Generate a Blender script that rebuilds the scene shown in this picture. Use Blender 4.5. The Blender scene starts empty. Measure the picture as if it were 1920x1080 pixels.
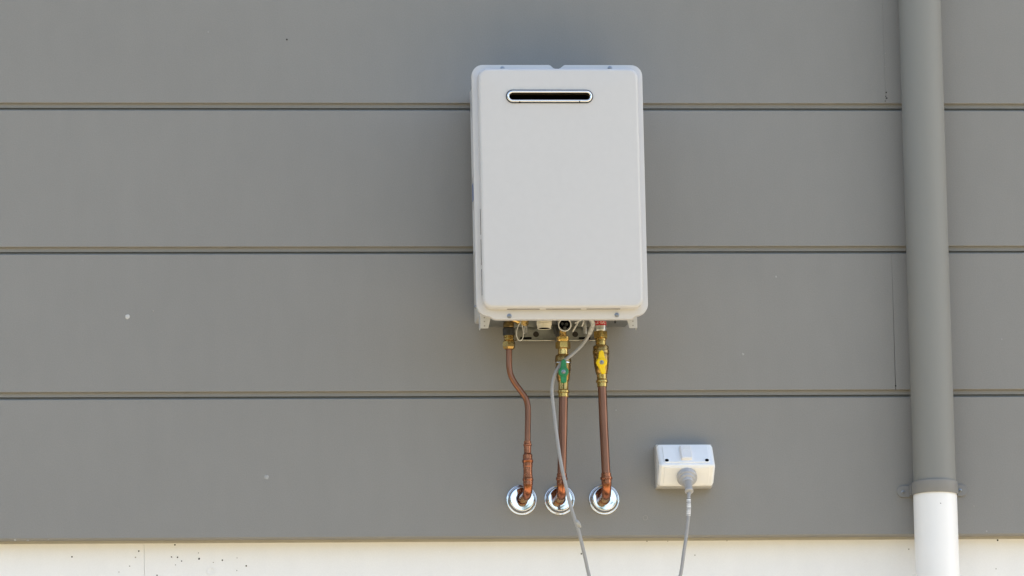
import bpy, bmesh, math, random
from mathutils import Vector, Matrix
random.seed(11)
scene = bpy.context.scene
C = scene.collection

# ------------------------------------------------------------------ camera
F_PX = 14000.0                                   # focal length in pixels of the 1920 px wide photograph
PITCH, YAW, ROLL = math.radians(11.0853), math.radians(5.9068), math.radians(-1.2368)
Z0 = 1.65 + 3.3416                               # height of the first groove above the ground
CAM = Vector((-1.6309, -14.9884, 1.65))
fwd = Vector((math.sin(YAW)*math.cos(PITCH), math.cos(YAW)*math.cos(PITCH), math.sin(PITCH)))
rt0 = Vector((math.cos(YAW), -math.sin(YAW), 0)); up0 = rt0.cross(fwd)
rt = rt0*math.cos(ROLL) + up0*math.sin(ROLL); up = -rt0*math.sin(ROLL) + up0*math.cos(ROLL)
cd = bpy.data.cameras.new('camera'); cam = bpy.data.objects.new('camera', cd); C.objects.link(cam)
cam.matrix_world = Matrix(((rt.x, up.x, -fwd.x, CAM.x), (rt.y, up.y, -fwd.y, CAM.y), (rt.z, up.z, -fwd.z, CAM.z), (0, 0, 0, 1)))
cd.sensor_width = 36.0; cd.lens = 36.0*F_PX/1920.0; cd.clip_start = 0.1; cd.clip_end = 2000
scene.camera = cam

# ------------------------------------------------------------------ sky, sun, exposure
SUN_EL, SUN_AZ = math.radians(50), math.radians(60)     # behind the house, towards its right end: this wall is in shade
world = bpy.data.worlds.new('World'); scene.world = world; world.use_nodes = True
wn = world.node_tree.nodes; sky = wn.new('ShaderNodeTexSky'); sky.sky_type = 'NISHITA'; sky.sun_disc = False
sky.sun_elevation = SUN_EL; sky.sun_rotation = SUN_AZ; sky.altitude = 50; sky.air_density = 1.0; sky.dust_density = 1.6; sky.ozone_density = 1.0
world.node_tree.links.new(sky.outputs[0], wn['Background'].inputs[0]); wn['Background'].inputs[1].default_value = 0.15
sl = bpy.data.lights.new('sun', 'SUN'); sl.energy = 4.0; sl.angle = math.radians(0.5); sl.color = (1.0, 0.93, 0.82)
so = bpy.data.objects.new('sun', sl); C.objects.link(so)
sdir = Vector((math.sin(SUN_AZ)*math.cos(SUN_EL), math.cos(SUN_AZ)*math.cos(SUN_EL), math.sin(SUN_EL)))
so.rotation_euler = sdir.to_track_quat('Z', 'Y').to_euler(); so.location = (6, 8, 14)
vs = scene.view_settings; vs.view_transform = 'Standard'; vs.look = 'None'; vs.gamma = 1.0; vs.exposure = 1.78; vs.use_white_balance = True; vs.white_balance_temperature = 7420; vs.use_curve_mapping = False
scene.render.engine = 'CYCLES'
scene.cycles.use_denoising = True; scene.cycles.max_bounces = 10; scene.cycles.diffuse_bounces = 6; scene.cycles.glossy_bounces = 6

# ------------------------------------------------------------------ helpers
def pt(px, py, y=0.0):
    """the point at depth y (metres from the cladding face) seen at a pixel of the photograph"""
    d = fwd*F_PX + rt*(px-960.0) + up*(540.0-py)
    return CAM + d*((y-CAM.y)/d.y)
def mpp(p): return (Vector(p)-CAM).dot(fwd)/F_PX       # metres per photograph pixel at a point

def mat(name, col, rough=0.5, metal=0.0, noise=0.0, nscale=30.0, bump=0.0, bscale=300.0, spec=0.5, col2=None, stretch=(1, 1, 1), rvar=0.0, coat=0.0):
    m = bpy.data.materials.new(name); m.use_nodes = True; nt = m.node_tree; n = nt.nodes; L = nt.links
    b = n['Principled BSDF']; b.inputs['Roughness'].default_value = rough; b.inputs['Metallic'].default_value = metal
    b.inputs['Base Color'].default_value = (*col, 1); b.inputs['Specular IOR Level'].default_value = spec; b.inputs['Coat Weight'].default_value = coat
    tc = n.new('ShaderNodeTexCoord'); mp = n.new('ShaderNodeMapping'); mp.inputs['Scale'].default_value = stretch
    L.new(tc.outputs['Object'], mp.inputs['Vector'])
    if noise or col2 or rvar:
        t = n.new('ShaderNodeTexNoise'); t.inputs['Scale'].default_value = nscale; t.inputs['Detail'].default_value = 6; t.inputs['Roughness'].default_value = 0.6
        L.new(mp.outputs[0], t.inputs['Vector'])
        r = n.new('ShaderNodeValToRGB'); r.color_ramp.elements[0].position = 0.3; r.color_ramp.elements[1].position = 0.7
        c2 = col2 or col
        r.color_ramp.elements[0].color = (*[max(0, c*(1-noise)) for c in col], 1); r.color_ramp.elements[1].color = (*[min(1, c*(1+noise)) for c in c2], 1)
        L.new(t.outputs['Fac'], r.inputs[0]); L.new(r.outputs[0], b.inputs['Base Color'])
        if rvar:
            mr = n.new('ShaderNodeMapRange'); mr.inputs[3].default_value = max(0, rough-rvar); mr.inputs[4].default_value = min(1, rough+rvar)
            L.new(t.outputs['Fac'], mr.inputs[0]); L.new(mr.outputs[0], b.inputs['Roughness'])
    if bump:
        t2 = n.new('ShaderNodeTexNoise'); t2.inputs['Scale'].default_value = bscale; t2.inputs['Detail'].default_value = 4
        L.new(mp.outputs[0], t2.inputs['Vector'])
        bp = n.new('ShaderNodeBump'); bp.inputs['Strength'].default_value = bump; bp.inputs['Distance'].default_value = 0.001
        L.new(t2.outputs['Fac'], bp.inputs['Height']); L.new(bp.outputs[0], b.inputs['Normal'])
    return m

def wall_paint(name, col, grain=.045):
    """flat exterior paint: large faint mottling, fine grain, sparse pale and dark specks"""
    m = mat(name, col, 0.62, 0, 0, bump=0.0, spec=0.3); nt = m.node_tree; n = nt.nodes; L = nt.links; b = n['Principled BSDF']
    g = n.new('ShaderNodeNewGeometry')
    def noise(sc, det, st=(1, 1, 1)):
        mp = n.new('ShaderNodeMapping'); mp.inputs['Scale'].default_value = st; L.new(g.outputs['Position'], mp.inputs['Vector'])
        t = n.new('ShaderNodeTexNoise'); t.inputs['Scale'].default_value = sc; t.inputs['Detail'].default_value = det; L.new(mp.outputs[0], t.inputs['Vector']); return t
    def rng(sock, a, bb, c, d):
        r = n.new('ShaderNodeMapRange'); r.inputs[1].default_value = a; r.inputs[2].default_value = bb; r.inputs[3].default_value = c; r.inputs[4].default_value = d
        L.new(sock, r.inputs[0]); return r.outputs[0]
    def mul(a, bb):
        k = n.new('ShaderNodeMath'); k.operation = 'MULTIPLY'; L.new(a, k.inputs[0]); L.new(bb, k.inputs[1]); return k.outputs[0]
    v = mul(rng(noise(2.2, 5).outputs['Fac'], .3, .7, .975, 1.025), rng(noise(420, 2).outputs['Fac'], .3, .7, 1-grain, 1+grain))
    v = mul(v, rng(noise(26, 3, (1, 1, .35)).outputs['Fac'], .3, .7, .985, 1.015))
    v = mul(v, rng(noise(70, 2).outputs['Fac'], .76, .80, 1.0, 1.12))
    v = mul(v, rng(noise(95, 2, (1, 1, 1.1)).outputs['Fac'], .22, .18, 1.0, .86))
    mx = n.new('ShaderNodeMixRGB'); mx.blend_type = 'MULTIPLY'; mx.inputs[0].default_value = 1; mx.inputs[1].default_value = (*col, 1)
    L.new(v, mx.inputs[2]); L.new(mx.outputs[0], b.inputs['Base Color'])
    bp = n.new('ShaderNodeBump'); bp.inputs['Strength'].default_value = .16; bp.inputs['Distance'].default_value = .0012
    L.new(noise(330, 4).outputs['Fac'], bp.inputs['Height']); L.new(bp.outputs[0], b.inputs['Normal'])
    return m

def obj(name, bm, m, parent=None, smooth=True, angle=35):
    me = bpy.data.meshes.new(name); bmesh.ops.recalc_face_normals(bm, faces=bm.faces[:]); bm.to_mesh(me); bm.free()
    me.materials.append(m)
    if smooth:
        me.polygons.foreach_set('use_smooth', [True]*len(me.polygons)); me.set_sharp_from_angle(angle=math.radians(angle))
    o = bpy.data.objects.new(name, me); C.objects.link(o)
    if parent is not None:
        o.parent = parent; bpy.context.view_layer.update(); o.matrix_parent_inverse = world_of(parent).inverted()
    return o
def world_of(o):
    m = Matrix.Translation(o.location)
    return m if o.parent is None else m                 # roots are unrotated Empties; mesh parents sit at the origin
def thing(name, label, cat, loc=(0, 0, 0), group=None):
    o = bpy.data.objects.new(name, None); C.objects.link(o); o.location = loc; o.empty_display_size = 0.05
    o['label'] = label; o['category'] = cat
    if group: o['group'] = group
    return o

def rings(bm, loops, cap0=True, cap1=True, closed=False):
    vs_ = [[bm.verts.new(p) for p in lp] for lp in loops]; n = len(loops[0])
    k = len(vs_) if closed else len(vs_)-1
    for i in range(k):
        a, b = vs_[i], vs_[(i+1) % len(vs_)]
        for j in range(n): bm.faces.new((a[j], a[(j+1) % n], b[(j+1) % n], b[j]))
    if not closed:
        if cap0: bm.faces.new(vs_[0][::-1])
        if cap1: bm.faces.new(vs_[-1])
    return vs_
def frame(d, ref=None):
    d = Vector(d).normalized(); r = Vector(ref) if ref else (Vector((0, -1, 0)) if abs(d.y) < .9 else Vector((0, 0, 1)))
    u = (r - d*r.dot(d)).normalized(); return u, d.cross(u)
def circ(c, d, r, n=20, ph=0.0):
    u, v = frame(d); return [Vector(c)+u*(r*math.cos(ph+2*math.pi*j/n))+v*(r*math.sin(ph+2*math.pi*j/n)) for j in range(n)]
def tube_bm(pts, rad, n=16, bm=None, cap=True):
    bm = bm or bmesh.new(); N = len(pts); pts = [Vector(p) for p in pts]
    rad = rad if hasattr(rad, '__len__') else [rad]*N
    u = None; lps = []
    for i in range(N):
        d = (pts[min(i+1, N-1)]-pts[max(i-1, 0)]).normalized()
        if u is None: u = frame(d)[0]
        u = (u-d*u.dot(d)).normalized(); v = d.cross(u)
        lps.append([pts[i]+u*(rad[i]*math.cos(2*math.pi*j/n))+v*(rad[i]*math.sin(2*math.pi*j/n)) for j in range(n)])
    rings(bm, lps, cap, cap); return bm
def spline(P, n=10):
    P = [Vector(p) for p in P]; out = []
    for i in range(len(P)-1):
        a, b, c, d = P[max(i-1, 0)], P[i], P[i+1], P[min(i+2, len(P)-1)]
        for k in range(n):
            t = k/n; out.append(0.5*((2*b)+(c-a)*t+(2*a-5*b+4*c-d)*t*t+(3*b-a-3*c+d)*t**3))
    out.append(P[-1]); return out
def lathe_bm(c, d, prof, n=32, bm=None, closed=False, ph=0.0, cap=True):
    """prof: (radius, distance along d)"""
    bm = bm or bmesh.new(); d = Vector(d).normalized()
    rings(bm, [circ(Vector(c)+d*z, d, max(r, 1e-5), n, ph) for r, z in prof], cap, cap, closed); return bm
def extrude_bm(loop2, y0, y1, bev=0.0, bm=None):
    """outline of (x, z), front at y0 (towards the camera), back at y1; small front chamfer"""
    bm = bm or bmesh.new(); n = len(loop2)
    if bev:
        cx = sum(p[0] for p in loop2)/n; cz = sum(p[1] for p in loop2)/n
        ins = inset(loop2, bev)
        L = [[Vector((x, y0, z)) for x, z in ins], [Vector((x, y0+bev, z)) for x, z in loop2], [Vector((x, y1, z)) for x, z in loop2]]
    else: L = [[Vector((x, y0, z)) for x, z in loop2], [Vector((x, y1, z)) for x, z in loop2]]
    rings(bm, L); return bm
def inset(loop, d):
    n = len(loop); area = sum(loop[i][0]*loop[(i+1) % n][1]-loop[(i+1) % n][0]*loop[i][1] for i in range(n)); s = 1 if area > 0 else -1
    out = []
    for i in range(n):
        a, b, c = Vector(loop[i-1]), Vector(loop[i]), Vector(loop[(i+1) % n])
        e1 = (b-a).normalized(); e2 = (c-b).normalized(); n1 = Vector((-e1.y, e1.x))*s; n2 = Vector((-e2.y, e2.x))*s
        k = (n1+n2); k = k.normalized() if k.length > 1e-6 else n1
        out.append(tuple(b+k*(d/max(.4, k.dot(n1)))))
    return out
def rrect(x0, x1, z0, z1, r, n=8):
    out = []
    for cx, cz, a in ((x1-r, z0+r, -90), (x1-r, z1-r, 0), (x0+r, z1-r, 90), (x0+r, z0+r, 180)):
        for k in range(n+1):
            t = math.radians(a+90*k/n); out.append((cx+r*math.cos(t), cz+r*math.sin(t)))
    return out
def box_bm(lo, hi, bev=0.0, bm=None):
    bm = bm or bmesh.new(); t = bmesh.new(); bmesh.ops.create_cube(t, size=1)
    for v in t.verts: v.co = Vector([lo[i]+(v.co[i]+.5)*(hi[i]-lo[i]) for i in range(3)])
    if bev: bmesh.ops.bevel(t, geom=t.edges[:], offset=bev, segments=2, affect='EDGES', profile=.5)
    me = bpy.data.meshes.new('t'); t.to_mesh(me); t.free(); bm.from_mesh(me); bpy.data.meshes.remove(me); return bm
def quads(bm, V, Fs):
    vv = [bm.verts.new(v) for v in V]
    for f in Fs: bm.faces.new([vv[i] for i in f])
    return bm

# ------------------------------------------------------------------ materials
M = {}
M['clad'] = wall_paint('grey_wall_paint', (0.238, 0.234, 0.225))
M['base'] = wall_paint('white_wall_paint', (0.815, 0.815, 0.815), .015)
M['joint'] = mat('joint_filler', (0.10, 0.10, 0.095), .8)
M['core'] = mat('house_core', (0.22, 0.21, 0.2), .9, noise=.1)
M['ground'] = mat('pale_paving', (0.44, 0.384, 0.285), .9, noise=.15, nscale=1.3, bump=.3, bscale=60)
M['lawn'] = mat('added_lawn', (0.138, 0.122, 0.050), .9, noise=.4, nscale=4)
M['enamel'] = mat('heater_enamel', (0.560, 0.552, 0.552), .42, noise=.012, nscale=60, bump=.05, bscale=500, spec=.45)
M['case'] = mat('heater_case', (0.52, 0.52, 0.51), .45, noise=.03, nscale=40)
M['galv'] = mat('galvanised_steel', (0.36, 0.37, 0.37), .36, .9, noise=.18, nscale=70, rvar=.12)
M['screw'] = mat('zinc_screw', (0.30, 0.31, 0.33), .28, .95, noise=.15, nscale=200)
M['chrome'] = mat('chrome', (0.70, 0.71, 0.72), .04, 1.0)
M['steel'] = mat('polished_steel', (0.80, 0.80, 0.80), .13, 1.0)
M['flue_dark'] = mat('flue_inside', (0.10, 0.075, 0.045), .4, .5, noise=.3, nscale=30)
M['black'] = mat('black_void', (0.004, 0.004, 0.005), .9, spec=0.0)
M['rubber'] = mat('black_rubber', (0.02, 0.021, 0.021), .5, noise=.2, nscale=100)
M['brass'] = mat('brass', (0.50, 0.32, 0.10), .25, .96, noise=.22, nscale=90, rvar=.12)
M['dull'] = mat('dull_brass', (0.32, 0.205, 0.075), .28, .95, noise=.32, nscale=110, rvar=.12)
M['dark'] = mat('dark_brass', (0.17, 0.12, 0.05), .4, .8, noise=.4, nscale=120)
M['gold'] = mat('bright_brass', (0.74, 0.49, 0.18), .24, .95, noise=.12, nscale=90)
M['copper'] = mat('copper', (0.255, 0.115, 0.072), .33, .93, noise=.20, nscale=34, rvar=.10, stretch=(1, 1, .25))
M['copper2'] = mat('copper_fitting', (0.34, 0.122, 0.064), .25, .96, noise=.35, nscale=80, rvar=.10)
M['silver'] = mat('silver_coupling', (0.62, 0.63, 0.64), .3, .9, noise=.08, nscale=90)
M['green'] = mat('green_handle_plastic', (0.004, 0.195, 0.066), .38, noise=.08, nscale=90)
M['yellow'] = mat('yellow_handle_enamel', (0.84, 0.58, 0.002), .42, noise=.05, nscale=90)
M['red'] = mat('red_label', (0.50, 0.012, 0.02), .45)
M['ink'] = mat('white_ink', (0.78, 0.76, 0.74), .6)
M['cream'] = mat('cream_plastic', (0.66, 0.62, 0.52), .45, noise=.04, nscale=90)
M['pvcw'] = mat('white_pvc', (0.80, 0.80, 0.80), .34, noise=.015, nscale=15, bump=.03, bscale=200)
M['pvcg'] = mat('grey_pvc', (0.212, 0.212, 0.198), .6, noise=.04, nscale=9, bump=.06, bscale=300, stretch=(1, 1, .15))
M['clip'] = mat('clip_paint', (0.205, 0.203, 0.198), .5, noise=.05, nscale=40)
M['outlet'] = mat('outlet_plastic', (0.83, 0.83, 0.825), .38, noise=.02, nscale=60)
M['backbox'] = mat('outlet_back_box', (0.45, 0.44, 0.42), .5, noise=.04, nscale=60)
M['rocker'] = mat('rocker_plastic', (0.78, 0.76, 0.74), .4)
M['plug'] = mat('grey_plug', (0.40, 0.40, 0.41), .42, noise=.03, nscale=80)
M['cable'] = mat('grey_cable', (0.31, 0.31, 0.315), .45, noise=.05, nscale=120)
M['clear'] = mat('clear_sheath', (0.42, 0.42, 0.405), .3, noise=.35, nscale=160)
M['wire'] = mat('white_wire', (0.62, 0.62, 0.60), .45)
M['dab'] = mat('pale_filler', (0.50, 0.50, 0.49), .7); M['dab2'] = mat('grey_filler', (0.34, 0.34, 0.335), .7)
M['dirt_hole'] = mat('dark_dirt_and_holes', (0.03, 0.026, 0.022), .8); M['dirt_hole2'] = mat('grey_dirt_and_holes', (0.30, 0.29, 0.27), .8)  # dirt specks; on holes and pits this colour paints in the shade
def tag_mat():
    m = mat('printed_sleeve', (0.75, 0.75, 0.75), .5); nt = m.node_tree; n = nt.nodes
    tc = n['Texture Coordinate']; t = n.new('ShaderNodeTexNoise'); t.noise_dimensions = '1D'; t.inputs['Scale'].default_value = 420; t.inputs['Detail'].default_value = 1
    sx = n.new('ShaderNodeSeparateXYZ'); nt.links.new(tc.outputs['Object'], sx.inputs[0]); nt.links.new(sx.outputs['Z'], t.inputs['W'])
    r = n.new('ShaderNodeValToRGB'); r.color_ramp.interpolation = 'CONSTANT'; r.color_ramp.elements[0].color = (.17, .17, .18, 1); r.color_ramp.elements[1].position = .47; r.color_ramp.elements[1].color = (.75, .75, .75, 1)
    nt.links.new(t.outputs['Fac'], r.inputs[0]); nt.links.new(r.outputs[0], n['Principled BSDF'].inputs['Base Color']); return m
M['tag'] = tag_mat()

# ------------------------------------------------------------------ setting: ground
bm = quads(bmesh.new(), [(-300, -600, 0), (300, -600, 0), (300, 300, 0), (-300, 300, 0)], [(0, 1, 2, 3)])
g = obj('ground', bm, M['ground'], smooth=False); g['kind'] = 'structure'; g['label'] = 'pale sunlit paving in front of the house'

bm = quads(bmesh.new(), [(-300, -600, .004), (300, -600, .004), (300, -8.5, .004), (-300, -8.5, .004)], [(0, 1, 2, 3)])  # added lawn out of view; its dark tone cuts low frontal light
g = obj('lawn', bm, M['lawn'], smooth=False); g['kind'] = 'structure'; g['label'] = 'added lawn out of view beyond the paving, dark to cut low light'
# an added belt of trees out of view, behind the camera and round to the left: it shows in the chrome and dims the low sky
M['leaf'] = mat('foliage', (0.055, 0.085, 0.028), .7, noise=.5, nscale=.6)
def added_trees():
    rng = random.Random(5); V = []; Fc = []
    for k in range(64):
        t = k/63.0
        if t < .36: x, y = -22-rng.uniform(0, 8), -5-t/.36*40; h = rng.uniform(10, 15)
        else: x, y = -24+(t-.36)/.64*96, -44-rng.uniform(0, 12); h = rng.uniform(8, 11.3) if -6 < x < 20 else rng.uniform(11, 18)
        w = rng.uniform(2.6, 4.4)
        for i in range(300):
            a = rng.uniform(0, 2*math.pi); e = rng.uniform(-1, 1); q = rng.uniform(.55, 1)**.5; cr = math.sqrt(1-e*e)
            lump = 1+.22*math.sin(3*a+k)+.18*math.sin(5*e+2*k)
            c = Vector((x+w*q*lump*cr*math.cos(a), y+w*q*lump*cr*math.sin(a), max(.3, h*.5+h*.5*q*lump*e)))
            u = Vector((rng.gauss(0, 1), rng.gauss(0, 1), rng.gauss(0, 1))).normalized(); v = u.orthogonal().normalized(); sz = rng.uniform(.35, .75); n0 = len(V)
            V.extend([c-u*sz, c+v*sz*.6, c+u*sz, c-v*sz*.6]); Fc.append((n0, n0+1, n0+2, n0+3))
    me = bpy.data.meshes.new('added_trees'); me.from_pydata(V, [], Fc); me.materials.append(M['leaf'])
    o = bpy.data.objects.new('added_trees', me); C.objects.link(o); o['kind'] = 'stuff'; o['label'] = 'added belt of unseen green trees that dims the low sky'; o['category'] = 'trees'
added_trees()

# ------------------------------------------------------------------ cladding wall
P = 0.3021; GRV = 0.0155; WX0, WX1 = -5.0, 5.0
cw = thing('cladding_wall', 'grey painted horizontal board cladding with recessed grooves', 'wall', (0, 0, Z0-3*P))
zlip = Z0-3*P
obj('wall_core', box_bm((WX0, 0.024, zlip+.004), (WX1, 7.0, Z0+5*P)), M['core'], cw, smooth=False)
def board(x0, x1, zb, zt_extra=0.0, taper=0.0):
    zt = zb+P-GRV; b = .0009
    prof = [(b, zb), (0, zb+b), (0, zt-b), (b, zt), (.0122, zt), (.0122, zt+.0060), (.0072, zt+.0064), (.0072, zb+P+.010), (.0225, zb+P+.010), (.0225, zb+.0125), (.0076, zb+.0125), (.0076, zb)]
    bm = bmesh.new(); L = []
    for i, x in enumerate((x0, x1)):
        L.append([Vector((x+(taper*(z-zb)/P if i else 0), y, z)) for y, z in prof])
    rings(bm, L); return obj('board', bm, M['clad'], cw, smooth=False)
xa = pt(1660.5, 192).x; xc_t, xc_b = pt(1671.4, 477).x, pt(1679.2, 727).x
for row in range(-3, 6):                                  # row -3 sits on the base wall
    zb = Z0+row*P
    if row == 0: board(WX0+.8, xa-.00012, zb); board(xa+.00012, WX1-.3, zb); board(WX0, WX0+.799, zb); board(WX1-.299, WX1, zb)
    elif row == -2: board(WX0, xc_b-.0006, zb, taper=.0010); board(xc_b+.0006, WX1, zb)
    elif row == -1: board(WX0, -2.2, zb); board(-2.1985, 2.0, zb); board(2.0015, WX1, zb)
    elif row == -3: board(WX0, -1.9, zb); board(-1.8985, 2.3, zb); board(2.3015, WX1, zb)
    else: board(WX0, -1.4+.9*(row % 2), zb); board(-1.3985+.9*(row % 2), WX1, zb)
# closure under the lowest board and the pressed-metal drip strip
M['drip'] = mat('drip_strip', (0.40, 0.38, 0.34), .5, noise=.06, nscale=30)
obj('closure_strip', box_bm((WX0, .0078, zlip+.0006), (WX1, .0365, zlip+.0042)), M['clad'], cw, smooth=False)
obj('drip_strip', box_bm((WX0, .0370, zlip-.0044), (WX1, .0412, zlip+.0030)), M['drip'], cw, smooth=False)

def fleck(px, py, rpx, m, y=0.0, parent=None, name='paint_fleck', asp=1.0, ring=False, th=.0006, rot=0.0):
    c = pt(px, py, y); r = rpx*mpp(c); n = 12
    q = .05 if ring else .16; n = 20 if ring else 12; rr = [1+random.uniform(-q, q) for _ in range(n)]
    def lp(s, yy):
        o = []
        for j in range(n):
            a = 2*math.pi*j/n; u, v = r*s*rr[j]*math.cos(a), r*s*rr[j]*math.sin(a)*asp
            o.append(Vector((c.x+u*math.cos(rot)-v*math.sin(rot), yy, c.z+u*math.sin(rot)+v*math.cos(rot))))
        return o
    bm = bmesh.new()
    if ring: rings(bm, [lp(1, y-.0002), lp(1, y-th), lp(.72, y-th), lp(.72, y-.0002)], closed=True)
    else: rings(bm, [lp(1, y-.0001), lp(.85, y-th), lp(.3, y-th*1.2)], cap0=False)
    return obj(name, bm, m, parent or cw)
for a in ((239, 594, 4.4, 'dab'), (500, 895, 4.4, 'dab2'), (538, 74, 1.7, 'dirt_hole'), (390, 60, 1.1, 'dab2'), (1393, 664, 2.2, 'dab2'), (1455, 519, 2.0, 'dab2'),
          (287, 583, 1.6, 'dirt_hole2'), (1661.8, 173.4, 1.5, 'dirt_hole'), (1660.9, 180.6, 1.1, 'dirt_hole'), (1662.5, 184, 1.6, 'dirt_hole'), (1659.6, 100, 1.2, 'dirt_hole2'),
          (1659, 125, 1.1, 'dirt_hole2'), (1659.8, 189.5, 1.0, 'dirt_hole'), (1679.2, 723.5, 1.5, 'dirt_hole'), (1826, 949, 1.3, 'dirt_hole2'), (1155, 769, 1.4, 'dab2'), (1878, 636, 1.2, 'dab2'), (1850, 996, 1.6, 'dab2')):
    fleck(a[0], a[1], a[2], M[a[3]])
fleck(1210, 971, 5.0, M['dirt_hole2'], ring=True, name='filled_nail_head')
for a in ((28, 1012.6, 2.2, 'dab'), (52, 1013.2, 2.4, 'dab2'), (91, 1012, 1.6, 'dab2')): fleck(a[0], a[1], a[2], M[a[3]], asp=.5)
# ------------------------------------------------------------------ base wall
YB = 0.0415
bw = thing('base_wall', 'white painted masonry base wall under the grey boards', 'wall', (0, YB, 0))
xj = pt(270.5, 1050, YB).x; ztop = zlip+.0024
for x0, x1 in ((WX0, xj-2.4005), (xj-2.3995, xj-.00025), (xj+.00025, xj+2.3995), (xj+2.4005, WX1)):
    obj('panel', box_bm((x0, YB, -.3), (x1, YB+.18, ztop)), M['base'], bw, smooth=False)
obj('wall_core', box_bm((WX0+.01, YB+.19, -.3), (WX1-.01, 7.0, zlip)), M['core'], bw, smooth=False)
for px, py, r, m in ((135, 1044, 1.5, 'dirt_hole'), (260.3, 1033.3, 1.5, 'dirt_hole'), (254, 1045, 1.2, 'dirt_hole2'), (243, 1061.5, 1.2, 'dirt_hole2'), (328, 1021.5, 1.5, 'dirt_hole'), (321.5, 1044.3, 1.3, 'dirt_hole'), (332.8, 1045, 1.4, 'dirt_hole'),
                     (340.5, 1052, 1.2, 'dirt_hole'), (373.3, 1047.8, 1.9, 'dirt_hole'), (372, 1036.8, 1.1, 'dirt_hole2'), (416.8, 1050.3, 1.5, 'dirt_hole'), (461.7, 1061, 1.5, 'dirt_hole'), (294.5, 1078.8, 1.4, 'dirt_hole'), (329, 1059.3, 1.0, 'dirt_hole2'),
                     (400, 1054.5, 1.0, 'dirt_hole2'), (444, 1069.7, 1.0, 'dirt_hole2'), (444.5, 1046, .9, 'dirt_hole2'), (223, 1072.5, .9, 'dirt_hole2'), (1090, 1038.4, 1.6, 'dirt_hole'), (1870.5, 1012.8, 1.7, 'dirt_hole'), (1867.5, 1066.5, 1.1, 'dirt_hole2'), (1303, 1041, 1.1, 'dirt_hole2'), (1213, 1014.5, 1.2, 'dirt_hole'), (1252, 1015, .9, 'dirt_hole2'), (1363, 1014, .9, 'dirt_hole2'), (1704, 1029.8, 1.3, 'dirt_hole2')):
    fleck(px, py, r, M[m], YB, bw, 'pinhole')
fleck(396, 1071, 8.3, M['dirt_hole2' if 0 else 'pvcw'], YB, bw, 'filled_nail_head', ring=True, th=.0012)

# ------------------------------------------------------------------ water heater
HT, HB = Z0+.0333, Z0-.4954; HY = -.21
wh = thing('water_heater', 'white wall-mounted gas water heater with slotted flue outlet near its top', 'water heater', (0, 0, HB))
obj('case', box_bm((-.1615, HY+.012, HB+.026), (.1615, -.022, HT-.012), .004), M['case'], wh)
# cover flange with notch on top and stepped lower edge
def arc(cx, cz, r, a0, a1, n=8): return [(cx+r*math.cos(math.radians(a0+(a1-a0)*k/n)), cz+r*math.sin(math.radians(a0+(a1-a0)*k/n))) for k in range(n+1)]
fl = [(-.136, HB), (.138, HB), (.143, HB+.0016), (.149, HB+.0062), (.153, HB+.0072)]
fl += arc(.175-.0245, HB+.0072+.0245, .0245, -78, 0, 8) + arc(.175-.023, HT-.023, .023, 0, 90, 8)
fl += [(.0175, HT), (.0145, HT-.0006), (.0075, HT-.0062), (.004, HT-.0078), (-.002, HT-.0084), (-.007, HT-.0066), (-.0135, HT-.0010), (-.017, HT)]
fl += arc(-.175+.023, HT-.023, .023, 90, 180, 8) + arc(-.175+.0245, HB+.0072+.0245, .0245, 180, 258, 8)
fl += [(-.153, HB+.0072), (-.148, HB+.0062), (-.141, HB+.0014)]
bm = bmesh.new(); i1 = inset(fl, .0014)
rings(bm, [[Vector((x, HY, z)) for x, z in i1], [Vector((x, HY+.0004, z)) for x, z in inset(fl, .0004)], [Vector((x, HY+.0016, z)) for x, z in fl], [Vector((x, HY+.014, z)) for x, z in fl]])
cov = obj('cover_flange', bm, M['enamel'], wh, angle=40)
# raised front panel with a flue opening
PX0, PX1, PZ0, PZ1 = -.1635, .1635, HB+.0205, HT-.0115; PR = .0185; YF = HY-.020
fcx, fcz = 0, 0
fc = (pt(949.5, 181.5, YF)+pt(1111, 180.5, YF))/2; fhw = (pt(1111, 181, YF).x-pt(949.5, 181, YF).x)/2; fhh = .0128
def stadium(hw, hh, n=12, cx=fc.x, cz=fc.z): return rrect(cx-hw, cx+hw, cz-hh, cz+hh, hh*.999, n)
bm = bmesh.new(); lps = []
for ins_, dy in ((-.0006, .0002), (-.0002, -.0006), (0, -.003)): lps.append((ins_, HY+dy))
for k in range(1, 8):
    a = math.radians(90*k/7); R_ = .0062; lps.append((R_*(1-math.cos(a)), YF+R_*(1-math.sin(a))))
L = [[Vector((x, y, z)) for x, z in rrect(PX0+i, PX1-i, PZ0+i, PZ1-i, max(PR-i*.6, .004), 8)] for i, y in lps]
vsx = rings(bm, L, cap0=False, cap1=False)
hole = [bm.verts.new((x, YF, z)) for x, z in stadium(fhw-.0045, fhh-.0042)]
eds = [bm.edges.get((vsx[-1][j], vsx[-1][(j+1) % len(vsx[-1])])) for j in range(len(vsx[-1]))] + [bm.edges.new((hole[j], hole[(j+1) % len(hole)])) for j in range(len(hole))]
bmesh.ops.triangle_fill(bm, edges=eds, use_beauty=True, use_dissolve=False)
fp = obj('front_panel', bm, M['enamel'], wh, angle=50)
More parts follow.
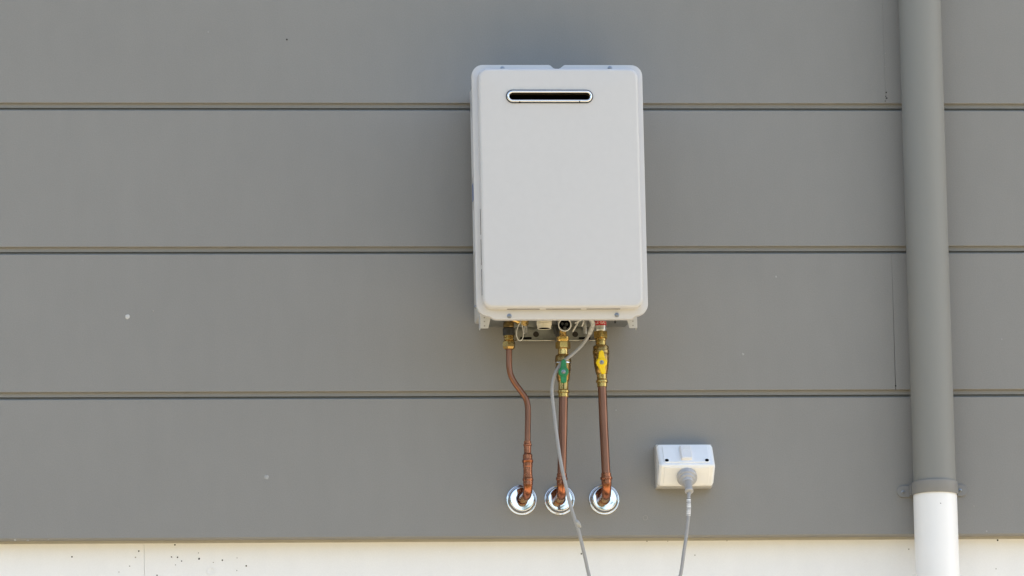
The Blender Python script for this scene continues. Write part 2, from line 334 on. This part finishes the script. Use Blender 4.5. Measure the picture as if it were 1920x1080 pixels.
# flue: gasket, chrome rim, tube
def ring_stadium(prof, m, name, parent):
    bm = bmesh.new(); rings(bm, [[Vector((x, y, z)) for x, z in stadium(fhw+o, fhh+o)] for o, y in prof], closed=True); return obj(name, bm, m, parent, angle=60)
fo = ring_stadium([(-.0055, YF+.002), (.0010, YF+.002), (.0010, YF-.0016), (-.0055, YF-.0016)], M['rubber'], 'flue_gasket', wh)
ring_stadium([(-.0021+.0019*math.cos(math.radians(a))*1.45-.0012, YF-.0010-.0036*max(0, math.sin(math.radians(a)))) for a in range(0, 181, 15)]+[(-.0058, YF+.004), (-.0010, YF+.004)], M['steel'], 'flue_rim', wh)
bm = bmesh.new(); ft = [[Vector((x, y, z)) for x, z in stadium(fhw+o, fhh+o)] for o, y in ((-.0060, YF-.001), (-.0066, YF+.004), (-.0062, YF+.0190))]
rings(bm, ft, cap0=False, cap1=False); obj('flue_tube', bm, M['flue_dark'], wh)
bm = bmesh.new(); bm.faces.new([bm.verts.new((x, YF+.0186, z)) for x, z in stadium(fhw-.005, fhh-.005)]); obj('flue_mouth', bm, M['black'], wh)
for px, py in ((974.5, 191), (1087, 189.5)):
    obj('rivet', lathe_bm(pt(px, py, YF-.0045), (0, 1, 0), [(.0006, 0), (.0017, .0005), (.0017, .003)], 10), M['black'], wh)
def pan_screw(p, r, parent, d=(0, -1, 0), name='screw'):
    d = Vector(d).normalized()
    prof = [(r*1.28, -.0008), (r*1.28, .0006), (r, .0007), (r, .0016), (r*.84, .0027), (r*.55, .0033), (r*.30, .0034), (r*.26, .0016), (r*.02, .0016)]
    return obj(name, lathe_bm(p, d, prof, 18), M['screw'], parent, angle=30)
for px, py in ((942.2, 128.6), (1143.5, 128.0), (954.8, 592.6), (1156.5, 590.6)): pan_screw(pt(px, py, HY-.0002), .0038, wh)
# louvre slits round the foot of the raised panel
for a, b in ((951, 1012), (1024, 1089), (1100, 1163)):
    p, q = pt(a, 583, HY-.004), pt(b, 582, HY-.004); z = PZ0+.0005
    obj('vent_slot', box_bm((p.x, HY-.0052, z-.0012), (q.x, HY-.0032, z+.0006)), M['black'], wh, smooth=False)
for a, b in ((392, 440), (449, 497), (505, 554)):
    p, q = pt(899, a, HY-.004), pt(902, b, HY-.004); x = PX0
    obj('vent_slot', box_bm((x-.0005, HY-.0056, q.z), (x+.0004, HY-.0034, p.z)), M['black'], wh, smooth=False)
# rating labels on the left side of the case
M['sticker'] = mat('label_paper', (0.62, 0.63, 0.65), .5); M['sticker2'] = mat('blue_label', (0.10, 0.16, 0.36), .5)
for z0, z1, m in ((HT-.20, HT-.075, 'sticker'), (HT-.25, HT-.215, 'sticker2'), (HT-.36, HT-.27, 'sticker')):
    obj('side_label', box_bm((-.1621, -.165, z0), (-.1612, -.04, z1)), M[m], wh, smooth=False)
pan_screw(Vector((-.1612, -.06, HB+.055)), .0034, wh, (-1, 0, 0))
# feet: folded tabs under the sides of the case
for s in (-1, 1):
    bm = box_bm((-.1612 if s < 0 else .1598, -.1335, HB-.004), (-.1598 if s < 0 else .1612, -.112, HB+.027))
    z = HB-.004; x = .1606
    quads(bm, [(s*x, -.1355, z), (s*(x-.016), -.1355, z), (s*(x-.024), -.1355, z+.031), (s*x, -.1355, z+.031), (s*x, -.1340, z), (s*(x-.016), -.1340, z), (s*(x-.024), -.1340, z+.031), (s*x, -.1340, z+.031)],
          [(0, 1, 2, 3), (4, 5, 6, 7), (0, 1, 5, 4), (1, 2, 6, 5), (2, 3, 7, 6), (3, 0, 4, 7)])
    ft_ = obj('foot', bm, M['case'], wh, smooth=False)
    for dz in (.005, .014, .022):
        obj('hole', lathe_bm((s*(x-.0085), -.1352, z+dz), (0, -1, 0), [(.0016, 0), (.0016, .0006)], 10), M['dirt_hole2'], ft_)
# underside pan
obj('base_pan', box_bm((-.150, HY+.02, HB+.0195), (.150, -.025, HB+.0265)), M['galv'], wh, smooth=False)
# mounting plate on the wall below the case
yp = -.012
pA, pB = pt(957, 600, yp), pt(1119, 640, yp)
bm = extrude_bm(rrect(pA.x, pB.x, pB.z, HB+.06, .004, 3), yp, yp+.0015)
mp_ = obj('mounting_plate', bm, M['galv'], wh, smooth=False)
obj('plate_lip', box_bm((pA.x+.002, yp-.010, pB.z-.0006), (pB.x-.002, yp-.0002, pB.z+.0010), .0004), M['steel'], wh)
for px in (1005, 1078.5):
    c = pt(px, 627, yp); obj('hole', lathe_bm(c, (0, -1, 0), [(.0061, -.0004), (.0061, .0003)], 20), M['dirt_hole'], mp_)
    obj('hole_edge', lathe_bm(c, (0, -1, 0), [(.0066, -.0003), (.0068, .0005), (.0061, .0007), (.0060, .0001)], 20, closed=True), M['galv'], mp_)
for px in (986, 1096):
    a, b = pt(px-11, 636, yp), pt(px+11, 632, yp); obj('slot', extrude_bm(rrect(a.x, b.x, a.z, b.z, .0019, 4), yp-.0003, yp+.0004), M['black'], mp_, smooth=False)
for px in (985.5, 1096.5):                                   # hanging studs with open lower ends
    a, b = pt(px, 626, -.03), pt(px, 585, -.03)
    obj('stud', lathe_bm(a, (b-a), [(.0030, .004), (.0030, 0), (.0046, 0), (.0046, .0015), (.0040, .002), (.0040, (b-a).length)], 18), M['silver'], wh)

# fittings turned about a pipe axis; rows are (photo y, photo width)
def turned(parent, name, m, x0, y0, x1, y1, yd, rows, seg=24, ph=0.0, angle=30):
    A, B = pt(x0, y0, yd), pt(x1, y1, yd); d = (B-A).normalized(); bm = bmesh.new(); L = []
    for py, w in rows:
        t = (py-y0)/(y1-y0); c = A.lerp(B, t); L.append(circ(c, d, w*mpp(c)/2, seg, ph))
    rings(bm, L); return obj(name, bm, m, parent, angle=angle)
YP = -.078
# ---- drain nozzle, cable port and tap under the case
n0, n1 = pt(1020, 585, -.145), pt(1020.4, 616.2, -.145); d = (n1-n0).normalized(); Ln = (n1-n0).length
prof = [(.0150, 0)]
for k in range(5): z = Ln*.30+k*Ln*.105; prof += [(.0158, z), (.0158, z+.0018), (.0148, z+.0022), (.0148, z+.0030)]
prof += [(.0142, Ln*.90), (.0142, Ln), (.0120, Ln), (.0118, Ln*.4)]
obj('drain_nozzle', lathe_bm(n0, d, prof, 28), M['cream'], wh, angle=40)
obj('nozzle_bore', lathe_bm(n0+d*Ln*.955, d, [(.0116, 0), (.0116, .0006)], 24), M['black'], wh)
cpd = Vector((-.05, -.9, -.42)).normalized(); cp = pt(1059, 609.5, -.150)
obj('cable_port', lathe_bm(cp, cpd, [(.0128, -.022), (.0133, -.002), (.0135, 0), (.0118, .0004), (.0112, -.012)], 28, cap=False), M['wire'], wh)
obj('port_bore', lathe_bm(cp, cpd, [(.0113, -.008), (.0113, -.0075)], 24), M['black'], wh)
for dx, dz, r in ((.003, .002, .0032), (-.004, .003, .0026), (0, -.004, .003)):
    obj('port_wire', tube_bm([cp+Vector((dx, .012, dz)), cp+Vector((dx*1.1, .004, dz*1.1)), cp+Vector((dx*1.3, -.001, dz*1.3-.001))], r, 10), M['rubber'], wh)
obj('tap_body', lathe_bm(pt(961, 599, -.09), pt(975, 604, -.09)-pt(961, 599, -.09), [(.0052, 0), (.0052, .010), (.0062, .010), (.0062, .016)], 18), M['gold'], wh)
tp = pt(980, 603, -.095); td = Vector((.75, -.35, -.45)).normalized()
obj('drain_cap', lathe_bm(tp, td, [(.0055, 0), (.0075, .0006), (.0075, .0095), (.0062, .011)], 6, ph=.4), M['gold'], wh, smooth=False)
obj('retainer_wire', tube_bm(spline([pt(977, 603, -.10), pt(971.5, 612, -.102), pt(968.5, 624, -.103), pt(970, 634, -.103), pt(975.5, 639, -.103), pt(980.5, 633, -.103), pt(981.3, 622, -.102), pt(978.8, 609, -.10)], 8), .00095, 8), M['wire'], wh)
obj('rubber_hose', tube_bm(spline([pt(1040, 596, -.045), pt(1041, 610, -.045), pt(1043.5, 622, -.043), pt(1045.5, 632, -.040)], 5), [.0058]*12+[.0045, .0040, .0034, .0026], 12), M['rubber'], wh)
for a_, b_, c_ in (((1074, 622), (1080, 611), (1088, 597)), ((1078, 606), (1086, 602), (1096, 597)), ((1091, 612), (1094, 604), (1094, 596))):
    obj('sensor_wire', tube_bm(spline([pt(*a_, -.09), pt(*b_, -.095), pt(*c_, -.09)], 6), .0015, 8), M['wire'], wh)
obj('hook', tube_bm([pt(1153.5, 597, -.10), pt(1153.5, 606, -.10)], .0016, 8), M['rubber'], wh)

def elbow(parent, m, top, hole, r, bend, n=14):
    """pipe coming down at `top`, turning through `bend` radius into the wall hole"""
    c = Vector((top.x, top.y, hole.z)); a = c+(top-c).normalized()*bend; b = c+(hole-c).normalized()*bend
    P_ = [top]+[(a*(1-t)**2+c*2*t*(1-t)+b*t*t) for t in [k/n for k in range(n+1)]]+[hole+(hole-c).normalized()*.012]
    return obj('elbow', tube_bm(P_, r, 20), m, parent)

# ---- left pipe
lp_ = thing('copper_pipe', 'thin copper pipe with an offset bend, below black-sleeved brass union', 'pipe', pt(979, 937, 0))
X = dict(x0=953.6, y0=600, x1=954.4, y1=655, yd=YP)
turned(lp_, 'valve_neck', M['dark'], rows=[(578, 18), (600, 19), (606, 19), (607, 21), (613, 21), (616, 17)], **X)
turned(lp_, 'black_sleeve', M['rubber'], rows=[(615, 20), (617, 23), (628, 23), (629.5, 20)], **X)
turned(lp_, 'union_collar', M['brass'], rows=[(629, 18), (630, 20), (633, 20), (634, 17), (635.5, 17), (636, 19), (638, 19), (640, 16)], **X)
turned(lp_, 'union_nut', M['dull'], rows=[(639.6, 20), (641, 24.5), (651, 24.5), (655, 20), (655.6, 11)], seg=6, ph=.3, angle=25, **X)
pth = spline([pt(x, y, YP) for x, y in ((954.4, 652), (954.6, 672), (955, 690), (958.2, 704.5), (966, 719), (977, 734), (985.2, 746), (989.2, 759), (990, 775), (989.6, 800), (989.2, 830))], 8)
obj('pipe', tube_bm(pth, .0061, 20), M['copper'], lp_)
X = dict(x0=989, y0=828, x1=990, y1=905, yd=YP)
turned(lp_, 'reducing_coupling', M['copper2'], rows=[(827, 11), (827.4, 13.6), (832, 13.6), (833, 16), (836, 16), (837, 13.4), (850, 13.4), (853.5, 18), (861, 18), (862.5, 20), (864.5, 21.5), (867.5, 20), (868.5, 18.2), (875, 18.2), (876, 17), (892, 17)], angle=25, **X)
turned(lp_, 'elbow_socket', M['copper2'], rows=[(891, 16.6), (891.4, 18.2), (896, 18.2), (897.5, 20.5), (900.5, 20.5), (902, 18.4), (909, 18.4), (909.5, 17)], angle=25, **X)
elbow(lp_, M['copper2'], pt(989.9, 906, YP), pt(977.6, 938.4, 0), .0094, .024)
# ---- middle pipe (green valve)
mp = thing('copper_pipe', 'copper water pipe under a brass valve with a green lever', 'pipe', pt(1049.5, 937, 0))
X = dict(x0=1055.3, y0=620, x1=1056.5, y1=745, yd=YP)
turned(mp, 'threaded_neck', M['gold'], rows=[(600, 12), (621, 12), (622, 14), (625, 14), (626, 12.6), (628, 14), (631, 14)], **X)
turned(mp, 'union_collar', M['gold'], rows=[(630.5, 16), (632, 24), (637, 24.5), (641, 22), (641.5, 20)], **X)
turned(mp, 'union_nut', M['brass'], rows=[(641, 25), (642, 28.5), (653.5, 28.5), (654.6, 24), (655, 20)], seg=6, ph=.52, angle=25, **X)
turned(mp, 'nipple', M['gold'], rows=[(654, 19.5), (666, 19.5)], **X)
turned(mp, 'valve_ring', M['dull'], rows=[(665, 22), (666.5, 28), (669, 30), (676, 30.5), (679, 31.5), (680.5, 29)], **X)
turned(mp, 'wire_clip', M['steel'], rows=[(680.6, 29), (680.8, 31.6), (682.2, 31.6), (682.4, 29)], **X)
turned(mp, 'valve_body', M['dull'], rows=[(682, 29), (690, 29), (700, 26.5), (712, 23.5), (716, 20.5)], **X)
turned(mp, 'press_socket', M['brass'], rows=[(715, 19), (731, 19), (732, 20), (733, 22.4), (736.5, 22.4), (738, 19), (744.5, 19), (745, 17)], **X)
obj('pipe', tube_bm([pt(1056.5, 743, YP), pt(1055.5, 800, YP), pt(1053.4, 892, YP)], .0092, 20), M['copper'], mp)
X = dict(x0=1053.6, y0=887, x1=1053, y1=912, yd=YP)
turned(mp, 'elbow_socket', M['copper2'], rows=[(888, 17), (888.4, 19), (895, 19), (896, 22), (900, 22), (901, 19.2), (908, 19), (909, 17.4)], angle=25, **X)
elbow(mp, M['copper2'], pt(1053, 907, YP), pt(1048.9, 938.2, 0), .0097, .024)
# ---- right pipe (yellow valve)
rp = thing('copper_pipe', 'copper gas pipe under a brass valve with a yellow lever and red-labelled coupling', 'pipe', pt(1133.5, 936, 0))
X = dict(x0=1125.4, y0=610, x1=1129, y1=727, yd=YP)
rl = turned(rp, 'red_label', M['red'], rows=[(585, 23), (611.5, 23.2)], seg=32, **X)
turned(rp, 'silver_coupling', M['silver'], rows=[(609, 22.6), (610, 23), (614, 22.6), (616, 21.4), (618, 22.2), (620, 21), (623, 19.5)], **X)
turned(rp, 'union_nut', M['brass'], rows=[(621.6, 23), (622.6, 28.5), (634.6, 28.5), (636, 23), (636.4, 19)], seg=6, ph=.1, angle=25, **X)
turned(rp, 'nipple', M['brass'], rows=[(635.5, 21), (639, 21), (639.6, 19.4), (648.5, 19.6)], **X)
turned(rp, 'valve_ring', M['dull'], rows=[(647.6, 22), (649, 28), (651, 30), (657, 30), (658, 32), (663.5, 32), (665, 29), (666, 30), (671, 30), (672.5, 28)], **X)
turned(rp, 'valve_body', M['dull'], rows=[(672, 29), (682, 28.5), (694, 25), (701, 21.5), (702, 20)], **X)
turned(rp, 'press_socket', M['brass'], rows=[(700, 19), (711, 19), (712.5, 21), (714, 23), (717.4, 23), (718.6, 19), (725.6, 19), (726, 16.6)], **X)
obj('pipe', tube_bm([pt(1129, 725, YP), pt(1132, 800, YP), pt(1136.6, 893, YP)], .0090, 20), M['copper'], rp)
X = dict(x0=1136.4, y0=887, x1=1137.4, y1=912, yd=YP)
turned(rp, 'elbow_socket', M['copper2'], rows=[(887, 17), (887.4, 19), (894, 19), (895, 23), (898.6, 23), (900, 19.4), (908, 19), (909, 17.4)], angle=25, **X)
elbow(rp, M['copper2'], pt(1137.4, 907, YP), pt(1132.6, 937.8, 0), .0097, .024)
# white lettering wrapped round the red label
fcv = bpy.data.curves.new('t', 'FONT'); fcv.body = 'LE GAS'; fcv.size = .0074; fcv.align_x = 'CENTER'; fcv.extrude = 0
fob = bpy.data.objects.new('t', fcv); C.objects.link(fob); dg = bpy.context.evaluated_depsgraph_get(); tm = bpy.data.meshes.new_from_object(fob.evaluated_get(dg))
C.objects.unlink(fob); bpy.data.objects.remove(fob)
ctr = pt(1125.3, 609, YP); R_ = 23.6*mpp(ctr)/2
bm = bmesh.new(); bm.from_mesh(tm); bmesh.ops.subdivide_edges(bm, edges=bm.edges[:], cuts=1)
for v in bm.verts:
    a = v.co.x/R_; v.co = Vector((ctr.x+R_*math.sin(a), ctr.y-R_*math.cos(a), ctr.z+v.co.y))
obj('lettering', bm, M['ink'], rl, smooth=False)

# ---- lever handles
def lever(parent, m, out, yb, th, boss, br, name):
    lo = [(pt(x, y, yb).x, pt(x, y, yb).z) for x, y in out]
    h = obj('valve_handle', extrude_bm(lo, yb-th, yb, .0014), m, parent, angle=30)
    c = pt(*boss, yb-th); r = br*mpp(c)
    obj('handle_boss', lathe_bm(c+Vector((0, .002, 0)), (0, -1, 0), [(r, 0), (r*.98, .004), (r*.9, .0046), (r*.5, .0048)], 24), m, h)
    pan_screw(c-Vector((0, .0028, 0)), .0034, h)
    obj('stem', lathe_bm(pt(*boss, yb), (0, 1, 0), [(.0055, -.001), (.0055, .030)], 14), M['dull'], parent)
def lever_outline(cx, cy, r, tx, ty, tw, bx, by, b_w):
    o = []
    for k in range(9):                                     # rounded top
        a = math.pi*k/8; o.append((tx-tw/2*math.cos(a), ty+tw/2-tw/2*math.sin(a)))
    for k in range(7): a = math.radians(-52+104*k/6); o.append((cx+r*math.cos(a), cy+r*math.sin(a)))
    for k in range(9): a = math.pi*k/8; o.append((bx+b_w/2*math.cos(a), by-b_w/2+b_w/2*math.sin(a)*.6))
    for k in range(7): a = math.radians(128+104*k/6); o.append((cx+r*math.cos(a), cy+r*math.sin(a)))
    return o
lever(mp, M['green'], lever_outline(1056.2, 697.8, 9.6, 1056.3, 674.6, 8.6, 1056.8, 721, 10.5), -.110, .007, (1056.4, 697.6), 8.2, 'valve_handle')
lever(rp, M['yellow'], lever_outline(1127.8, 680, 10.2, 1127.2, 657.6, 9.2, 1130.8, 703.4, 9.0), -.106, .006, (1128, 680), 8.4, 'valve_handle')

# ---- chrome flanges at the wall
for px, py, lab in ((977.9, 937.8, 'round chrome wall flange behind the elbow of the thin offset copper pipe'), (1049.2, 937.6, 'round chrome wall flange crossed by the grey power cord'), (1132.8, 937, 'round chrome wall flange behind the elbow of the yellow-valve pipe')):
    c = pt(px, py, -.001); b = .0315
    prof = [(b, -.0008), (b, .0012), (b-.0006, .0021), (b-.0016, .0024), (b-.0028, .0020), (b-.0034, .0028), (b-.0050, .0088), (b-.0062, .0118), (b-.0070, .0130), (b-.0078, .0135), (b-.0082, .0136), (b-.0088, .0136), (b-.012, .01365), (.0135, .0137), (.0112, .0137), (.0107, .0136), (.0103, .0130), (.0102, .004)]
    fg = obj('wall_flange', lathe_bm(c, (0, -1, 0), prof, 64, cap=False), M['chrome'], angle=60)
    fg['label'] = lab; fg['category'] = 'pipe flange'; fg['group'] = 'chrome flanges where the pipes enter the wall'

# ------------------------------------------------------------------ power outlet
po_c = pt(1284, 917, 0)
po = thing('power_outlet', 'white weatherproof power outlet with a ridged sloping front and rocker switch', 'power outlet', po_c)
s = 14000/15.1/1000
xl, xr = pt(1238.3, 871, -.07).x, pt(1339.0, 871, -.07).x; xw = (xr-xl)/2; xm = (xl+xr)/2
zr = pt(1288, 872, -.070).z; zt_ = pt(1285, 833.5, -.030).z; zb_ = pt(1286, 910.5, -.036).z
def outlet_ring(k, r=.003):
    """cross-section (y, z) of the body at inset k"""
    return [(-.0005, zt_+.001-k), (-.024, zt_+.001-k), (-.030, zt_-.0006-k), (-.0315, zt_-.003-k), (-.0685+k, zr+.004), (-.0715+k, zr+.0006), (-.0712+k, zr-.003), (-.0385+k*.5, zb_+.0028+k), (-.036+k*.5, zb_+.0004+k), (-.0005, zb_-.0008+k)]
bm = bmesh.new(); L = []
for x, k in ((-xw-.0022, .006), (-xw, .0022), (-xw+.0025, .0003), (-xw+.009, 0), (xw-.009, 0), (xw-.0025, .0003), (xw, .0022), (xw+.0022, .006)):
    L.append([Vector((xm+x, y, z)) for y, z in outlet_ring(k)])
rings(bm, L); ob = obj('housing', bm, M['outlet'], po, angle=28)
obj('back_box', box_bm((pt(1227.3, 880, 0).x, -.030, zb_-.0012), (xr+.0006, -.0004, zt_+.0004), .0015), M['backbox'], po)
# local axes of the two sloping faces
nu = Vector((0, -(zt_-zr-.007), .037)).normalized(); nu = Vector((0, -abs(nu.y), abs(nu.z)))
tu = Vector((0, -abs(nu.z), -abs(nu.y)))                   # runs down the upper face, away from the wall
o_up = Vector((xm, -.0315, zt_-.003))
Lu = math.hypot(.037, zt_-.003-zr-.004)
nl = Vector((0, -(zr-.003-zb_-.0028), -.0327)).normalized(); tl = Vector((0, .0327, -(zr-.003-zb_-.0028))).normalized(); o_lo = Vector((xm, -.0712, zr-.003)); Ll = math.hypot(.0327, zr-.003-zb_-.0028)
def slab(name, org, t, n_, loop, h, m, parent, bev=.0012, base=-.0006):
    """extrude a (x, along t) outline h along n_"""
    bm = bmesh.new(); f = lambda lp, hh: [org+Vector((x, 0, 0))+t*w+n_*hh for x, w in lp]
    rings(bm, [f(loop, base), f(loop, h-bev), f(inset(loop, bev), h)]); return obj(name, bm, m, parent, angle=35)
slab('upper_plate', o_up, tu, nu, rrect(-xw+.0085, xw-.0085, .0016, Lu-.002, .003, 3), .0019, M['outlet'], po, .0006)
slab('lower_plate', o_lo, tl, nl, rrect(-xw+.0085, xw-.0085, .0018, Ll-.0012, .003, 3), .0015, M['outlet'], po, .0006)
sw = slab('rocker_switch', o_up, tu, nu, rrect(-.0115, .0115, .0065, Lu-.0075, .003, 4), .0088, M['rocker'], po, .0020)
for k in range(3):
    slab('grip_ridge', o_up+nu*.0086, tu, nu, rrect(-.0055, .0055, .013+k*.0055, .0142+k*.0055, .0004, 2), .0007, M['outlet'], sw, .0002, base=-.0002)
slab('switch_apron', o_up, tu, nu, [(-.0105, Lu-.0072), (.0105, Lu-.0072), (.0135, Lu-.001), (-.0135, Lu-.001)], .0018, M['outlet'], po, .0005)
for dx in (-.0412, .0412):
    obj('screw_hole', lathe_bm(o_up+Vector((dx, 0, 0))+tu*(Lu-.0072)+nu*.0009, nu, [(.0040, -.002), (.0040, .0018), (.0030, .0019)], 16), M['black'], po)

# ------------------------------------------------------------------ power cord with plug
YC = -.101
cord = thing('electric_cable', 'grey power cord looping from the water heater down to the outlet plug', 'power cable', pt(1190, 1235, -.09))
plc = o_lo+tl*(Ll*.50)+nl*.0009+Vector((pt(1288, 893, -.06).x-xm, 0, 0)); d = nl
pl = obj('plug', lathe_bm(plc, d, [(.0195, 0), (.0208, .0015), (.0208, .0105), (.0196, .0125), (.0172, .0130), (.0166, .0165), (.0150, .0185), (.0122, .0195), (.0112, .0245), (.0098, .0265)], 36, cap=True), M['plug'], cord, angle=30)
d2 = (d+Vector((.03, .10, -.22))).normalized(); c0 = plc+d*.0262
prof = []
for k in range(6): z = .0030*k; r = .0090-.00025*k; prof += [(r, z), (r, z+.0018), (r-.0011, z+.0020), (r-.0011, z+.0029)]
prof += [(.0064, .0185), (.0080, .0188), (.0088, .0200), (.0088, .0228), (.0076, .0238), (.0040, .0240)]
obj('strain_relief', lathe_bm(c0, d2, prof, 28), M['plug'], pl, angle=30)
ce = c0+d2*.022
yq = ce.y
pp = [(1105.5, 596, -.150), (1111.5, 606, -.140), (1110, 614, -.128), (1105.8, 624, -.112), (1098, 638, -.104), (1084, 654.5, YC), (1068, 668.5, -.1010), (1056, 677.5, -.1006), (1047.5, 688, -.1006), (1040.6, 702, YC), (1036.4, 717, YC), (1035, 731, YC), (1035.7, 746, YC), (1038.2, 768, YC), (1042, 800, YC), (1047.3, 841, YC), (1053.4, 877, YC), (1060.4, 908, YC), (1069, 945, YC), (1077.5, 973, -.099), (1084.6, 994, -.096), (1091, 1020, -.092), (1098, 1050, -.088), (1105, 1081, -.085), (1122, 1140, -.085), (1155, 1205, -.088), (1195, 1230, -.092), (1235, 1200, -.098), (1262, 1130, yq+.004), (1275.5, 1080, yq), (1281, 1045, yq-.001), (1286.6, 1006, yq-.002), (1290.2, 975, yq-.003), (1291.6, 950, yq-.003), (1291.2, 930, yq-.001)]
path = spline([pt(*a) for a in pp]+[ce+Vector((0, .0004, -.006)), ce], 8)
obj('cable', tube_bm(path, .0036, 14), M['cable'], cord)
obj('clear_sheath', tube_bm(spline([pt(*a) for a in pp[0:4]], 8), [.0047+.0004*math.sin(i*1.9) for i in range(25)], 14), M['clear'], cord)
a = pt(1291.1, 934.5, yq-.0015); b = pt(1291.5, 950, yq-.003); c_ = pt(1290.7, 967, yq-.003)
obj('printed_sleeve', tube_bm(spline([a, b, c_], 8), .0045, 16), M['tag'], cord)
bl = [pt(1079.8, 974, -.100), pt(1082.5, 979, -.101), pt(1085.5, 984, -.100), pt(1089, 989, -.098)]
obj('tape_scrap', tube_bm(spline(bl, 5), [.0008, .0016, .0025, .0031, .0036, .0040, .0042, .0043, .0043, .0042, .0040, .0037, .0032, .0026, .0018, .0006], 12), M['clear'], cord)

# ------------------------------------------------------------------ downpipe
YD = -.0485
def dpx(py): return 1725.0+(py-30)*(1751.4-1725.0)/840.0
ax0, ax1 = pt(dpx(30), 30, YD), pt(dpx(870), 870, YD); dd = (ax0-ax1).normalized()
# the pipe is plumb in the photograph within a pixel
axp = Vector(((ax0.x+ax1.x)/2, YD, 0))
lean = (ax0.x-ax1.x)/(ax0.z-ax1.z)
def dp(z): return Vector((ax1.x+lean*(z-ax1.z), YD, z))
zc0, zc1 = pt(1753, 922, YD-.045).z, pt(1753, 898, YD-.045).z
dpo = thing('downpipe', 'round downpipe, painted grey above its clip and bare white below', 'downpipe', dp(0))
obj('upper_pipe', tube_bm([dp(zc0-.003), dp(Z0+5*P)], .0437, 64), M['pvcg'], dpo)
obj('lower_pipe', tube_bm([dp(-.05), dp(zc0+.006)], .0449, 64), M['pvcw'], dpo)
bm = bmesh.new(); bmesh.ops.create_uvsphere(bm, u_segments=8, v_segments=6, radius=1); c = pt(1763.3, 943.4, YD-.0442)
for v in bm.verts: v.co = c+Vector((v.co.x*.0019+v.co.z*.0004, v.co.y*.0008, v.co.z*.0009-v.co.x*.0008))
obj('dirt_speck', bm, M['dirt_hole'], dpo)
br = thing('pipe_clip', 'grey saddle clip with two screwed lugs holding the downpipe', 'pipe clip', Vector((dp(zc0).x, 0, (zc0+zc1)/2)))
band = obj('band', lathe_bm(dp(zc0), dd, [(.0441, .0072), (.0470, 0), (.0472, .0004), (.0472, zc1-zc0-.0006), (.0468, zc1-zc0), (.0441, zc1-zc0)], 64, closed=True), M['clip'], br, angle=30)
for px, s_ in ((1694.5, -1), (1801.5, 1)):
    c = pt(px, 921.5 if s_ < 0 else 919.5, -.004); r = .0122
    xin = dp(zc0).x+s_*.030
    lo = [(xin, c.z-r)]+[(c.x+s_*r*.15+s_*r*math.cos(a), c.z+r*math.sin(a)) for a in [math.radians(-90+180*k/12) for k in range(13)]]+[(xin, c.z+r)]
    lg = obj('lug', extrude_bm(lo, -.0042, -.0002, .0008), M['clip'], br, angle=30)
    pan_screw(pt(px-1.5 if s_ < 0 else px-1, 922.5 if s_ < 0 else 919.5, -.0044), .0026, lg)
    obj('lug_web', box_bm((min(xin, dp(zc0).x+s_*.0470), -.030, c.z-r*.9), (max(xin, dp(zc0).x+s_*.0470), -.0040, c.z+r*.9)), M['clip'], br, smooth=False)
